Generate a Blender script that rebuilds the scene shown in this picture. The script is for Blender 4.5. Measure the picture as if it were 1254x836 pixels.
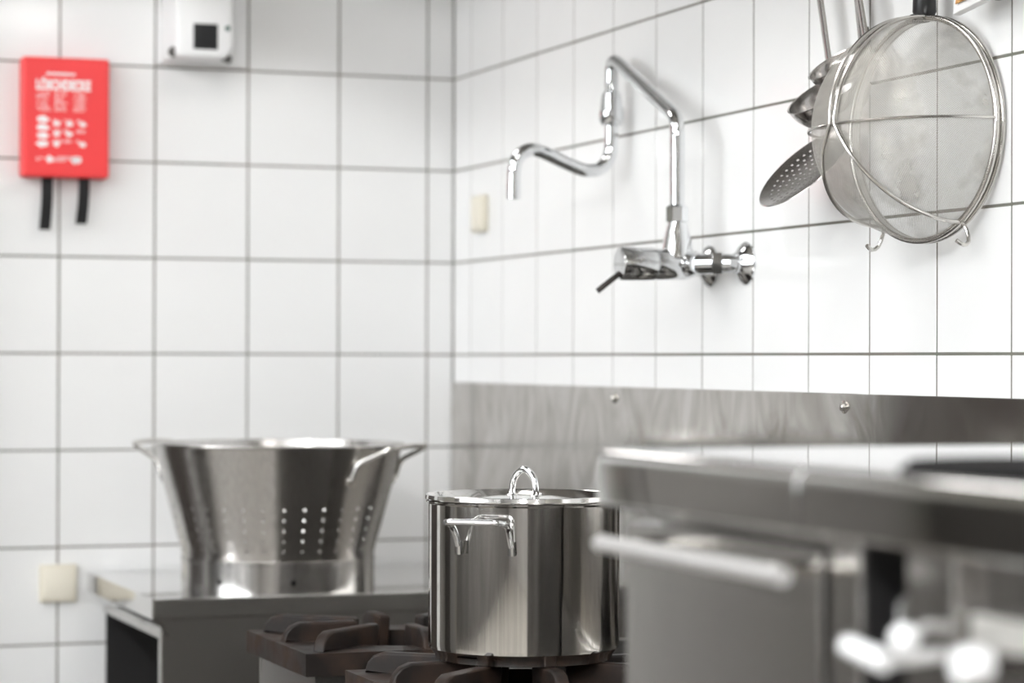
import bpy, bmesh, math, random
from mathutils import Vector, Matrix

for o in list(bpy.data.objects):
    bpy.data.objects.remove(o)
scene = bpy.context.scene
COL = scene.collection
random.seed(4)
PI = math.pi
# World frame: the corner of the two tiled walls is x = 0, y = 0; the back wall is y = 0, the
# cooking-line wall is x = 0.  Heights below are written relative to one tile joint, BASE above the floor.
BASE = 1.21

# ------------------------------------------------------------------ camera
cd = bpy.data.cameras.new('camera')
cam = bpy.data.objects.new('camera', cd)
COL.objects.link(cam)
yaw, pitch, roll, fpx = 0.35077, 0.00689, 0.0031, 3147.45
fw = Vector((math.sin(yaw)*math.cos(pitch), math.cos(yaw)*math.cos(pitch), math.sin(pitch)))
rt = Vector((math.cos(yaw), -math.sin(yaw), 0))
up = rt.cross(fw)
r2 = rt*math.cos(roll) + up*math.sin(roll)
u2 = -rt*math.sin(roll) + up*math.cos(roll)
M = Matrix((r2, u2, -fw)).transposed().to_4x4()
M.translation = Vector((-1.35394, -3.97901, -0.00693 + BASE))
cam.matrix_world = M
cd.sensor_width = 36
cd.lens = fpx*36/1254
cd.clip_start = 0.05
cd.dof.use_dof = True
cd.dof.focus_distance = 2.68
cd.dof.aperture_fstop = 4.6
scene.camera = cam

# ------------------------------------------------------------------ world, lamps, exposure
w = bpy.data.worlds.new('world')
scene.world = w
w.use_nodes = True
w.node_tree.nodes['Background'].inputs[0].default_value = (0.95, 0.97, 1.0, 1)
w.node_tree.nodes['Background'].inputs[1].default_value = 0.35

# long ceiling lamps: (x, y, radiance) of the wrap-round diffusers, built with their housings below
LAMPS = [(-2.25, -0.85, 10), (-2.25, -2.45, 13), (-2.25, -4.3, 55), (-2.25, -6.0, 55), (-4.1, -1.5, 24), (-4.1, -4.0, 24), (-0.9, -5.6, 60)]  # first two follow the hood's shadow edge; the other five are added fill
HOODFILL = 8.0    # radiance of lamps added under the hood as fill for the shaded wall
PANE = 4.3        # radiance of the unseen window added as fill light

vs = scene.view_settings
vs.view_transform = 'Standard'
vs.look = 'None'
vs.gamma = 1
vs.use_curve_mapping = False
vs.exposure = 0.25

# ------------------------------------------------------------------ materials
def hexc(r, g, b):
    def f(c):
        c /= 255
        return c/12.92 if c <= 0.04045 else ((c+0.055)/1.055)**2.4
    return (f(r), f(g), f(b), 1)

def mat(name, col, rough=0.5, metal=0.0, spec=0.5, coat=0.0):
    m = bpy.data.materials.new(name)
    m.use_nodes = True
    b = m.node_tree.nodes['Principled BSDF']
    b.inputs['Base Color'].default_value = col
    b.inputs['Roughness'].default_value = rough
    b.inputs['Metallic'].default_value = metal
    b.inputs['Specular IOR Level'].default_value = spec
    if coat:
        b.inputs['Coat Weight'].default_value = coat
        b.inputs['Coat Roughness'].default_value = 0.05
    return m

def noise_mix(m, c1, c2, scale=(1, 1, 1), nscale=8, detail=4, lo=0.35, hi=0.65, rough=None, bump=0.0, dist=0.0):
    """procedural colour variation (and optional roughness range and bump) from stretched noise"""
    nt = m.node_tree; N = nt.nodes; L = nt.links
    b = N['Principled BSDF']
    tc = N.new('ShaderNodeTexCoord'); mp = N.new('ShaderNodeMapping')
    mp.inputs['Scale'].default_value = scale
    L.new(tc.outputs['Object'], mp.inputs['Vector'])
    nz = N.new('ShaderNodeTexNoise')
    nz.inputs['Scale'].default_value = nscale; nz.inputs['Detail'].default_value = detail
    nz.inputs['Distortion'].default_value = dist
    L.new(mp.outputs[0], nz.inputs['Vector'])
    mr = N.new('ShaderNodeMapRange')
    mr.inputs['From Min'].default_value = lo; mr.inputs['From Max'].default_value = hi
    L.new(nz.outputs['Fac'], mr.inputs['Value'])
    mx = N.new('ShaderNodeMix'); mx.data_type = 'RGBA'
    mx.inputs['A'].default_value = c1; mx.inputs['B'].default_value = c2
    L.new(mr.outputs[0], mx.inputs['Factor'])
    L.new(mx.outputs['Result'], b.inputs['Base Color'])
    if rough:
        r = N.new('ShaderNodeMapRange')
        r.inputs['To Min'].default_value = rough[0]; r.inputs['To Max'].default_value = rough[1]
        L.new(mr.outputs[0], r.inputs['Value']); L.new(r.outputs[0], b.inputs['Roughness'])
    if bump:
        bp = N.new('ShaderNodeBump'); bp.inputs['Strength'].default_value = bump
        bp.inputs['Distance'].default_value = 0.002
        L.new(nz.outputs['Fac'], bp.inputs['Height']); L.new(bp.outputs[0], b.inputs['Normal'])
    return m

MT = {}
MT['tile'] = noise_mix(mat('glazed_white_tile', (0.86, 0.86, 0.855, 1), 0.09), (0.86, 0.86, 0.855, 1), (0.83, 0.83, 0.825, 1), nscale=3, rough=(0.07, 0.13))
MT['grout'] = noise_mix(mat('olive_brown_grout', hexc(116, 110, 102), 0.9), hexc(120, 112, 105), hexc(106, 108, 99), nscale=14)
MT['plaster'] = noise_mix(mat('painted_plaster', (0.75, 0.75, 0.73, 1), 0.8), (0.84, 0.84, 0.835, 1), (0.80, 0.80, 0.795, 1), nscale=3)
MT['dimwall'] = noise_mix(mat('grey_brown_wall', hexc(104, 101, 98), 0.6), hexc(104, 101, 98), hexc(88, 86, 83), nscale=2)
MT['greywall'] = noise_mix(mat('grey_wall', hexc(150, 147, 143), 0.6), hexc(150, 147, 143), hexc(136, 133, 130), nscale=2)
MT['floor'] = noise_mix(mat('grey_floor', hexc(150, 145, 138), 0.45), hexc(150, 145, 138), hexc(132, 127, 120), nscale=6)
MT['door'] = noise_mix(mat('dark_brown_door', hexc(52, 42, 36), 0.4), hexc(56, 45, 38), hexc(44, 36, 31), scale=(14, 14, 1), nscale=4)
MT['steel'] = noise_mix(mat('brushed_stainless', (0.55, 0.54, 0.525, 1), 0.24, 1), (0.56, 0.55, 0.535, 1), (0.53, 0.52, 0.505, 1), scale=(1, 1, 40), nscale=30, rough=(0.2, 0.26))
MT['steelv'] = noise_mix(mat('vertical_brushed_stainless', (0.55, 0.54, 0.525, 1), 0.2, 1), (0.58, 0.565, 0.55, 1), (0.50, 0.485, 0.47, 1), scale=(30, 30, 0.6), nscale=10, rough=(0.16, 0.26))
MT['steeltop'] = noise_mix(mat('worn_polished_stainless_top', (0.66, 0.65, 0.635, 1), 0.09, 1), (0.68, 0.675, 0.665, 1), (0.65, 0.64, 0.63, 1), nscale=9, rough=(0.035, 0.06))
MT['panel'] = noise_mix(mat('smeared_stainless_sheet', (0.58, 0.56, 0.53, 1), 0.16, 1), (0.64, 0.625, 0.605, 1), (0.42, 0.395, 0.36, 1), scale=(1, 2.6, 1.5), nscale=3.2, detail=6, lo=0.3, hi=0.72, rough=(0.1, 0.2), dist=3.2)
MT['potsteel'] = noise_mix(mat('polished_pot_steel', (0.62, 0.605, 0.585, 1), 0.07, 1), (0.64, 0.625, 0.605, 1), (0.56, 0.545, 0.525, 1), scale=(60, 60, 0.4), nscale=6, rough=(0.05, 0.11))
MT['lid'] = mat('polished_lid_steel', (0.68, 0.67, 0.655, 1), 0.1, 1)
MT['chrome'] = mat('chrome', (0.72, 0.73, 0.74, 1), 0.035, 1)
MT['cabinet'] = mat('dark_grey_laminate', hexc(84, 81, 78), 0.45)
MT['fridge'] = mat('grey_painted_steel', hexc(128, 125, 121), 0.4, 0.2)
MT['satin'] = mat('satin_aluminium', (0.74, 0.73, 0.72, 1), 0.42, 0.8)
MT['darkmetal'] = mat('dark_metal_and_reflection', hexc(70, 66, 64), 0.25, 0.9)  # the lever's dark reflection is put into this base colour
MT['wire'] = mat('steel_wire', (0.62, 0.60, 0.57, 1), 0.22, 1)
MT['ladle'] = mat('polished_ladle_steel', (0.58, 0.56, 0.545, 1), 0.2, 1)
MT['iron'] = noise_mix(mat('burnt_cast_iron', hexc(40, 34, 31), 0.6, 0.15, 0.3), hexc(34, 29, 27), hexc(64, 48, 39), nscale=26, detail=6, lo=0.42, hi=0.75, rough=(0.45, 0.68), bump=0.35)
MT['burner'] = mat('black_burner', hexc(20, 19, 19), 0.85, 0.0, 0.2)
MT['void'] = mat('dark_plinth_and_inner_shade', hexc(40, 39, 39), 0.55, 0.4)  # plinth tone; on inner faces its darkness stands in for shade
MT['black'] = mat('black_plastic', hexc(24, 24, 25), 0.32)
MT['strap'] = mat('black_webbing', hexc(18, 18, 19), 0.8)
MT['red'] = mat('red_plastic', hexc(232, 62, 64), 0.42)
MT['print'] = mat('white_print', (0.85, 0.82, 0.82, 1), 0.6)
MT['white'] = mat('white_plastic', (0.80, 0.80, 0.80, 1), 0.35)
MT['greyfoot'] = mat('grey_recess', hexc(92, 90, 88), 0.5)
MT['screen'] = mat('black_window', hexc(16, 18, 20), 0.3)
MT['green'] = mat('green_indicator', hexc(0, 70, 52), 0.3)
MT['cream'] = mat('cream_plastic', hexc(222, 216, 200), 0.4)
MT['creamd'] = mat('cream_plastic_rocker', hexc(226, 220, 205), 0.32)
MT['hole'] = mat('hole_dark', hexc(46, 43, 40), 0.6, 0.5)
MT['enamel'] = mat('white_enamel', (0.8, 0.8, 0.8, 1), 0.12, coat=0.6)
MT['plate'] = mat('brushed_label_plate', (0.60, 0.59, 0.56, 1), 0.4, 0.7)
MT['tan'] = noise_mix(mat('tan_bristle', hexc(196, 148, 88), 0.7), hexc(206, 160, 98), hexc(160, 112, 62), scale=(1, 6, 1), nscale=40)
MT['rubber'] = mat('dark_grey_rubber', hexc(48, 47, 48), 0.5)
def gauze():
    """woven wire gauze: two crossing sets of fine wires, open between, with patches of dried residue"""
    m = bpy.data.materials.new('wire_gauze'); m.use_nodes = True
    nt = m.node_tree; N = nt.nodes; L = nt.links
    b = N['Principled BSDF']; out = N['Material Output']
    b.inputs['Base Color'].default_value = (0.52, 0.50, 0.46, 1)
    b.inputs['Metallic'].default_value = 0.6; b.inputs['Roughness'].default_value = 0.62
    tc = N.new('ShaderNodeTexCoord'); sp = N.new('ShaderNodeSeparateXYZ')
    mp = N.new('ShaderNodeMapping'); mp.inputs['Rotation'].default_value = (0, 0, math.radians(40))
    L.new(tc.outputs['UV'], mp.inputs['Vector']); L.new(mp.outputs[0], sp.inputs[0])
    ws = []
    for ax in ('X', 'Y'):
        s = N.new('ShaderNodeMath'); s.operation = 'MULTIPLY'; s.inputs[1].default_value = 1/0.0019
        L.new(sp.outputs[ax], s.inputs[0])
        fr = N.new('ShaderNodeMath'); fr.operation = 'FRACT'; L.new(s.outputs[0], fr.inputs[0])
        lt = N.new('ShaderNodeMath'); lt.operation = 'LESS_THAN'; lt.inputs[1].default_value = 0.24
        L.new(fr.outputs[0], lt.inputs[0]); ws.append(lt)
    mx = N.new('ShaderNodeMath'); mx.operation = 'MAXIMUM'
    L.new(ws[0].outputs[0], mx.inputs[0]); L.new(ws[1].outputs[0], mx.inputs[1])
    nz = N.new('ShaderNodeTexNoise'); nz.inputs['Scale'].default_value = 22; nz.inputs['Detail'].default_value = 5
    L.new(tc.outputs['Object'], nz.inputs['Vector'])
    mr = N.new('ShaderNodeMapRange'); mr.inputs['From Min'].default_value = 0.51; mr.inputs['From Max'].default_value = 0.72
    mr.inputs['To Max'].default_value = 0.6
    L.new(nz.outputs['Fac'], mr.inputs['Value'])
    m2 = N.new('ShaderNodeMath'); m2.operation = 'MAXIMUM'
    L.new(mx.outputs[0], m2.inputs[0]); L.new(mr.outputs[0], m2.inputs[1])
    tr = N.new('ShaderNodeBsdfTransparent'); ms = N.new('ShaderNodeMixShader')
    L.new(m2.outputs[0], ms.inputs['Fac']); L.new(tr.outputs[0], ms.inputs[1]); L.new(b.outputs[0], ms.inputs[2])
    L.new(ms.outputs[0], out.inputs['Surface'])
    return m
MT['gauze'] = gauze()

# ------------------------------------------------------------------ mesh helpers
def quads_smooth(bm, ang=0.6):
    for f in bm.faces: f.smooth = True
    for e in bm.edges:
        if len(e.link_faces) == 2 and e.calc_face_angle(0) > ang: e.smooth = False

def box(bm, x0, x1, y0, y1, z0, z1, bev=0.0, seg=2):
    vs_ = [bm.verts.new((x, y, z)) for z in (z0, z1) for y in (y0, y1) for x in (x0, x1)]
    F = [(0, 2, 3, 1), (4, 5, 7, 6), (0, 1, 5, 4), (2, 6, 7, 3), (0, 4, 6, 2), (1, 3, 7, 5)]
    fs = [bm.faces.new([vs_[i] for i in f]) for f in F]
    if bev:
        es = list({e for f in fs for e in f.edges})
        bmesh.ops.bevel(bm, geom=es, offset=bev, segments=seg, profile=0.5, affect='EDGES')
    return bm

FLAT = []          # bmeshes made of flat faces with rounded edges, shaded by face area
def B(*a, **k):
    bm = bmesh.new(); box(bm, *a, **k); FLAT.append(bm); return bm

def frame_of(d):
    d = d.normalized()
    a = Vector((0, 0, 1)) if abs(d.z) < 0.9 else Vector((1, 0, 0))
    u = d.cross(a).normalized()
    return u, d.cross(u).normalized()

def tube(bm, pts, rad, n=12, caps=True):
    """round rod along a polyline; rad a number or one per point; frame carried along without twist"""
    pts = [Vector(p) for p in pts]
    rads = rad if isinstance(rad, (list, tuple)) else [rad]*len(pts)
    rings = []; u = None
    for i, p in enumerate(pts):
        t = (pts[min(i+1, len(pts)-1)] - pts[max(i-1, 0)]).normalized()
        if u is None: u, v = frame_of(t)
        else:
            u = (u - t*u.dot(t)).normalized(); v = t.cross(u)
        rings.append([bm.verts.new(p + (u*math.cos(2*PI*k/n) + v*math.sin(2*PI*k/n))*rads[i]) for k in range(n)])
    for a, b in zip(rings, rings[1:]):
        for k in range(n):
            bm.faces.new((a[k], a[(k+1) % n], b[(k+1) % n], b[k]))
    if caps:
        bm.faces.new(rings[0][::-1]); bm.faces.new(rings[-1])
    return bm

def spline(P, n=8):
    P = [Vector(p) for p in P]; out = []
    Q = [2*P[0]-P[1]] + P + [2*P[-1]-P[-2]]
    for i in range(1, len(Q)-2):
        p0, p1, p2, p3 = Q[i-1:i+3]
        for k in range(n):
            t = k/n
            out.append(0.5*((2*p1) + (p2-p0)*t + (2*p0-5*p1+4*p2-p3)*t*t + (3*p1-p0-3*p2+p3)*t**3))
    return out + [P[-1]]

def fillet(P, r, n=6):
    """polyline with its corners rounded"""
    P = [Vector(p) for p in P]; out = [P[0]]
    for a, b, c in zip(P, P[1:], P[2:]):
        d1 = (a-b); d2 = (c-b); l = min(r, d1.length*0.49, d2.length*0.49)
        s = b + d1.normalized()*l; e = b + d2.normalized()*l
        for k in range(n+1):
            t = k/n; out.append(s*(1-t)**2 + b*2*t*(1-t) + e*t*t)
    return out + [P[-1]]

def lathe(bm, prof, c=(0, 0, 0), axis=(0, 0, 1), n=48):
    """revolve (radius, height) pairs round an axis through c; radius 0 closes to a point"""
    ax = Vector(axis).normalized(); u, v = frame_of(ax); c = Vector(c); rings = []
    for r, h in prof:
        if r < 1e-6: rings.append([bm.verts.new(c + ax*h)])
        else: rings.append([bm.verts.new(c + ax*h + (u*math.cos(2*PI*k/n) + v*math.sin(2*PI*k/n))*r) for k in range(n)])
    for a, b in zip(rings, rings[1:]):
        for k in range(n):
            k2 = (k+1) % n
            if len(a) == 1 and len(b) == 1: continue
            if len(a) == 1: bm.faces.new((a[0], b[k2], b[k]))
            elif len(b) == 1: bm.faces.new((a[k], a[k2], b[0]))
            else: bm.faces.new((a[k], a[k2], b[k2], b[k]))
    return bm

def prism(bm, poly, d, bev=0.0):
    """closed polygon (3-D points in one plane) extruded by vector d"""
    a = [bm.verts.new(Vector(p)) for p in poly]; b = [bm.verts.new(Vector(p)+Vector(d)) for p in poly]
    FLAT.append(bm)
    n = len(a); fs = [bm.faces.new(a), bm.faces.new(b[::-1])]
    for k in range(n): fs.append(bm.faces.new((a[k], b[k], b[(k+1) % n], a[(k+1) % n])))
    if bev:
        es = list({e for f in fs[:2] for e in f.edges})
        bmesh.ops.bevel(bm, geom=es, offset=bev, segments=2, profile=0.5, affect='EDGES')
    return bm

def root_loc(p):
    v = Vector((0, 0, 0))
    while p is not None:
        v = v + p.location; p = p.parent
    return v

def obj(name, bm, material, parent=None, sharp=0.6, smooth=True):
    """link a bmesh given in world coordinates as one object, under parent if any"""
    flat = any(b is bm for b in FLAT); FLAT.clear()
    bmesh.ops.recalc_face_normals(bm, faces=bm.faces[:])
    if smooth: quads_smooth(bm, sharp)
    me = bpy.data.meshes.new(name)
    off = root_loc(parent)
    if parent is None:
        zs = [v.co for v in bm.verts]
        off = Vector(((min(c.x for c in zs)+max(c.x for c in zs))/2, (min(c.y for c in zs)+max(c.y for c in zs))/2, min(c.z for c in zs)))
    bmesh.ops.translate(bm, verts=bm.verts[:], vec=-off)
    bm.to_mesh(me); bm.free()
    me.materials.append(MT[material] if isinstance(material, str) else material)
    o = bpy.data.objects.new(name, me)
    COL.objects.link(o)
    if parent is None: o.location = off
    else: o.parent = parent
    if smooth and flat:
        wn_ = o.modifiers.new('flat_faces', 'WEIGHTED_NORMAL'); wn_.keep_sharp = True; wn_.weight = 60
    return o

def cut(o, bm):
    """pierce object o with the solids in bm (same local frame) and keep the pierced mesh"""
    bmesh.ops.recalc_face_normals(bm, faces=bm.faces[:])
    me = bpy.data.meshes.new('cutter'); bmesh.ops.translate(bm, verts=bm.verts[:], vec=-root_loc(o)); bm.to_mesh(me); bm.free()
    c = bpy.data.objects.new('cutter', me); COL.objects.link(c); c.parent = o.parent
    o.modifiers.clear()
    md = o.modifiers.new('cut', 'BOOLEAN'); md.object = c; md.operation = 'DIFFERENCE'; md.solver = 'EXACT'
    bpy.context.view_layer.update()
    nm = bpy.data.meshes.new_from_object(o.evaluated_get(bpy.context.evaluated_depsgraph_get()))
    o.modifiers.clear(); o.data = nm
    bpy.data.objects.remove(c)

def tag(o, label=None, cat=None, group=None, kind=None):
    if label: o['label'] = label
    if cat: o['category'] = cat
    if group: o['group'] = group
    if kind: o['kind'] = kind
    return o

def thing(name, label, cat, loc, group=None):
    o = bpy.data.objects.new(name, None)
    o.empty_display_size = 0.05
    COL.objects.link(o); o.location = loc
    return tag(o, label, cat, group)

def struct(name, bm, material, label=None, parent=None):
    o = obj(name, bm, material, parent, smooth=False)
    if parent is None: o['kind'] = 'structure'
    if label: o['label'] = label
    return o

# ------------------------------------------------------------------ room shell
FLOOR = -BASE
CEIL = 1.62
struct('floor', B(-5.2, 0.1, -7.5, 0.1, FLOOR-0.06, FLOOR), 'floor', 'dark brown kitchen floor')
struct('ceiling', B(-5.2, 0.1, -7.5, 0.1, CEIL, CEIL+0.06), 'plaster', 'white painted ceiling')
struct('wall_left', B(-5.2, -5.1, -7.5, 0, FLOOR, CEIL), 'dimwall', 'grey-brown wall across the room')
struct('wall_front', B(-5.1, 0.1, -7.6, -7.5, FLOOR, CEIL), 'greywall', 'grey wall behind the viewpoint')
T = 0.15; J = 0.0030; TH = 0.008
GR = 0.0074      # grout face stands this far out of the wall plane, tile faces at TH
wb = struct('wall_back', B(-5.1, 0.1, TH-GR, 0.1, FLOOR, CEIL), 'plaster', 'white tiled back wall with grey joints')
wr = struct('wall_right', B(TH-GR, 0.1, -7.5, 0.0, FLOOR, CEIL), 'plaster', 'white tiled wall along the cooking line')
wb.data.materials.clear(); wb.data.materials.append(MT['grout'])
wr.data.materials.clear(); wr.data.materials.append(MT['grout'])
# tiles: glazed slabs with softly rounded arrises, one object each, mesh shared by size
tile_meshes = {}
def tile_mesh(wd, ht, axis):
    key = (round(wd, 4), round(ht, 4), axis)
    if key not in tile_meshes:
        if axis == 'b': bm = B(-wd/2, wd/2, 0, TH, -ht/2, ht/2, bev=0.0006, seg=1)
        else: bm = B(0, TH, -wd/2, wd/2, -ht/2, ht/2, bev=0.0006, seg=1)
        bmesh.ops.recalc_face_normals(bm, faces=bm.faces[:])
        me = bpy.data.meshes.new('tile'); bm.to_mesh(me); bm.free()
        me.materials.append(MT['tile']); tile_meshes[key] = me
    return tile_meshes[key]
def put_tile(wall, axis, a0, a1, z0, z1):
    o = bpy.data.objects.new('tile', tile_mesh(a1-a0-J, z1-z0-J, axis))
    COL.objects.link(o); o.parent = wall
    jit = random.uniform(-0.0002, 0.0002)
    c = Vector(((a0+a1)/2, jit, (z0+z1)/2)) if axis == 'b' else Vector((jit, (a0+a1)/2, (z0+z1)/2))
    o.location = c - wall.location
    o.rotation_euler = (random.uniform(-1, 1)*0.0018, random.uniform(-1, 1)*0.0008, random.uniform(-1, 1)*0.0018)
AB, AR = 0.0455, 0.0835
for row in range(-8, 8):
    z0, z1 = row*T, min((row+1)*T, CEIL)
    put_tile(wb, 'b', -AB, -0.0005, z0, z1)
    for k in (0, 1, 2, 3, 4, 9, 10):
        put_tile(wb, 'b', -AB-(k+1)*T, -AB-k*T, z0, z1)
for row in range(-1, 8):
    z0, z1 = row*T, (row+1)*T
    put_tile(wr, 'r', -AR, -0.0005, z0, z1)
    for k in range(16):
        put_tile(wr, 'r', -AR-(k+1)*T, -AR-k*T, z0, z1)
# unseen dark door left of the tiles, placed for the steel sheet's dark reflection
dr = struct('reflection_door_1', B(-1.335, -0.86, -0.03, 0.0, FLOOR, 0.86), 'door', 'unseen dark brown door placed for the steel sheet to reflect')
hb = bmesh.new(); tube(hb, fillet([(-0.95, -0.03, -0.15), (-0.95, -0.075, -0.15), (-1.07, -0.075, -0.15)], 0.015), 0.009)
struct('door_handle', hb, 'wire', parent=dr)
struct('trim_1', B(-0.86, -0.80, -0.035, 0.0, FLOOR, 0.92), 'door')
struct('trim_2', B(-1.39, -1.335, -0.035, 0.0, FLOOR, 0.92), 'door')
struct('trim_3', B(-1.335, -0.86, -0.035, 0.0, 0.86, 0.92), 'door')

# unseen grey door and dark cabinet, added for the steel fronts to reflect
d2 = struct('reflection_door_2', B(-2.24, -1.76, -0.03, 0.0, FLOOR, 0.86), 'fridge', 'unseen grey steel door added for the foreground steel to reflect')
hb = bmesh.new(); tube(hb, fillet([(-1.83, -0.03, -0.12), (-1.83, -0.07, -0.12), (-1.94, -0.07, -0.12)], 0.015), 0.008)
struct('door_handle', hb, 'wire', parent=d2)
struct('trim_4', B(-1.76, -1.735, -0.02, 0.0, FLOOR, 0.885), 'fridge')
struct('trim_5', B(-2.265, -2.24, -0.02, 0.0, FLOOR, 0.885), 'fridge')
struct('trim_6', B(-2.24, -1.76, -0.02, 0.0, 0.86, 0.885), 'fridge')
rf = thing('reflection_cabinet', 'unseen low dark cabinet with two doors, added for the foreground steel to reflect', 'cabinet', (-2.75, -0.26, FLOOR))
obj('body', B(-3.20, -2.30, -0.46, -0.02, FLOOR+0.10, 0.0, bev=0.004), 'cabinet', rf)
obj('plinth', B(-3.18, -2.32, -0.42, -0.04, FLOOR, FLOOR+0.10), 'void', rf)
for xa_, xb_ in ((-3.195, -2.753), (-2.747, -2.305)):
    dr2 = obj('door', B(xa_, xb_, -0.50, -0.465, FLOOR+0.11, -0.005, bev=0.004), 'cabinet', rf)
    xm = xb_-0.05 if xa_ < -3 else xa_+0.05
    bm = bmesh.new(); tube(bm, fillet([(xm, -0.50, -0.32), (xm, -0.535, -0.32), (xm, -0.535, -0.10), (xm, -0.50, -0.10)], 0.02), 0.007)
    obj('handle', bm, 'wire', dr2)

# unseen window added across the room as fill light: frosted panes between bars, each pane its own piece
WY0, WY1, WZ0, WZ1 = -4.6, -0.7, -0.25, 0.95
wn = struct('fill_window_1', B(-5.099, -5.07, WY0-0.06, WY1+0.06, WZ0-0.06, WZ0), 'white', 'long frosted window added across the room as fill light')
m = bpy.data.materials.new('frosted_fill_pane'); m.use_nodes = True
m.node_tree.nodes['Principled BSDF'].inputs['Base Color'].default_value = (0.8, 0.8, 0.8, 1)
m.node_tree.nodes['Principled BSDF'].inputs['Emission Color'].default_value = (0.93, 0.97, 1.0, 1)
m.node_tree.nodes['Principled BSDF'].inputs['Emission Strength'].default_value = PANE
MT['pane'] = m
npane = 4; pw = (WY1-WY0)/npane
for k in range(npane):
    struct('pane', B(-5.095, -5.085, WY0+k*pw+0.03, WY0+(k+1)*pw-0.03, WZ0, WZ1), 'pane', parent=wn)
for k in range(npane+1):
    struct('fill_window_bar', B(-5.099, -5.065, WY0+k*pw-0.03, WY0+k*pw+0.03, WZ0, WZ1), 'white', parent=wn)
struct('fill_window_head', B(-5.099, -5.07, WY0-0.06, WY1+0.06, WZ1, WZ1+0.06), 'white', parent=wn)

# ceiling lamps
LAMP_AT = ['in front of the hood nearest the back wall', 'in front of the hood beside the stove', 'as added fill above the room left of the viewpoint', 'as added fill above the room behind the viewpoint',
           'as added fill by the long window near the back wall', 'as added fill by the long window further from the back wall', 'as added fill above the cooking line behind the viewpoint']
for (lx, ly, rad), at_ in zip(LAMPS, LAMP_AT):
    zl = 1.28
    L_ = thing('ceiling_lamp', 'long fluorescent lamp hung ' + at_, 'lamp', (lx, ly, zl-0.07), 'ceiling lamps')
    obj('spine', B(lx-0.02, lx+0.02, ly-0.67, ly+0.67, zl+0.072, zl+0.095, bev=0.003), 'white', L_)
    for q_ in (-0.5, 0.5):
        bm = bmesh.new(); tube(bm, [(lx, ly+q_, zl+0.09), (lx, ly+q_, CEIL-0.0005)], 0.004, 8); obj('suspension_rod', bm, 'wire', L_)
    bm = bmesh.new(); lathe(bm, [(0, -0.64), (0.07, -0.64), (0.07, 0.64), (0, 0.64)], (lx, ly, zl), (0, 1, 0), 24)
    m = bpy.data.materials.new('lamp_diffuser'); m.use_nodes = True
    m.node_tree.nodes['Principled BSDF'].inputs['Base Color'].default_value = (0.8, 0.8, 0.8, 1)
    m.node_tree.nodes['Principled BSDF'].inputs['Emission Color'].default_value = (0.965, 0.985, 1.0, 1)
    m.node_tree.nodes['Principled BSDF'].inputs['Emission Strength'].default_value = rad
    obj('diffuser', bm, m, L_)

# extractor hood over the cooking line (above the frame; it shades the upper wall)
HX, HZ = -0.90, 0.735
hd = thing('extractor_hood', 'stainless extractor hood over the cooking line', 'hood', (-0.45, -1.7, HZ))
bm = bmesh.new()
prism(bm, [(HX, -0.06, HZ), (-0.012, -0.06, HZ), (-0.012, -0.06, CEIL-0.02), (-0.45, -0.06, CEIL-0.02), (HX, -0.06, HZ+0.13)], (0, -3.9, 0))
obj('canopy', bm, 'steel', hd)
m = bpy.data.materials.new('hood_fill_glass'); m.use_nodes = True
m.node_tree.nodes['Principled BSDF'].inputs['Emission Color'].default_value = (1.0, 0.98, 0.96, 1)
m.node_tree.nodes['Principled BSDF'].inputs['Emission Strength'].default_value = HOODFILL
for y in (-0.55, -1.55, -2.75):  # unseen lamps added to lift the shade under the hood
    hl_ = obj('hood_fill_lamp', B(-0.57, -0.37, y-0.17, y+0.17, HZ-0.012, HZ-0.0005, bev=0.003), 'white', hd)
    obj('fill_lamp_glass', B(-0.555, -0.385, y-0.155, y+0.155, HZ-0.020, HZ-0.0125, bev=0.002), m, hl_)
obj('gutter', B(HX-0.012, HX+0.03, -3.97, -0.05, HZ-0.012, HZ+0.02, bev=0.004), 'steel', hd)

# ------------------------------------------------------------------ splash panel
sp = thing('splash_panel', 'smeared stainless steel sheet screwed along the tiled wall behind the stove', 'panel', (-0.004, -1.3, -0.62))
obj('sheet', B(-0.0055, -0.0020, -2.45, -0.005, -0.62, -0.0445, bev=0.0008, seg=1), 'panel', sp)
for y in (-0.705, -1.385, -2.07):
    bm = bmesh.new()
    lathe(bm, [(0.0075, 0.0), (0.0075, 0.0012), (0.0045, 0.0022), (0.0045, 0.0042), (0.0032, 0.0055), (0, 0.0058)], (-0.0054, y, -0.0595), (-1, 0, 0), 20)
    obj('screw', bm, 'wire', sp)

# ------------------------------------------------------------------ corner table
tx0, ty0, tz = -0.601, -0.486, -0.339
tb = thing('corner_table', 'stainless work table standing in the tiled corner', 'table', (-0.3, -0.25, FLOOR))
prof = [(tx0, tz), (tx0, tz-0.0285), (tx0+0.026, tz-0.052), (tx0+0.030, tz-0.052), (tx0+0.012, tz-0.027), (tx0+0.012, tz-0.004), (-0.006, tz-0.004), (-0.006, tz)]
bm = bmesh.new(); prism(bm, [(x, -0.011, z) for x, z in prof], (0, ty0+0.015, 0))
obj('top', bm, 'steeltop', tb)
bm = B(tx0+0.0005, -0.006, ty0, ty0+0.006, tz-0.0265, tz-0.0003, bev=0.0015)
obj('end_edge', bm, 'steel', tb)
ep = obj('end_panel', B(-0.586, -0.012, ty0+0.014, ty0+0.034, FLOOR+0.03, tz-0.0265, bev=0.002), 'steel', tb)
obj('apron', B(-0.576, -0.572, ty0+0.034, -0.012, tz-0.062, tz-0.012), 'steel', tb)
bp_ = obj('far_panel', B(-0.572, -0.012, -0.016, -0.010, FLOOR+0.03, tz-0.03), 'void', tb)
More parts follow.
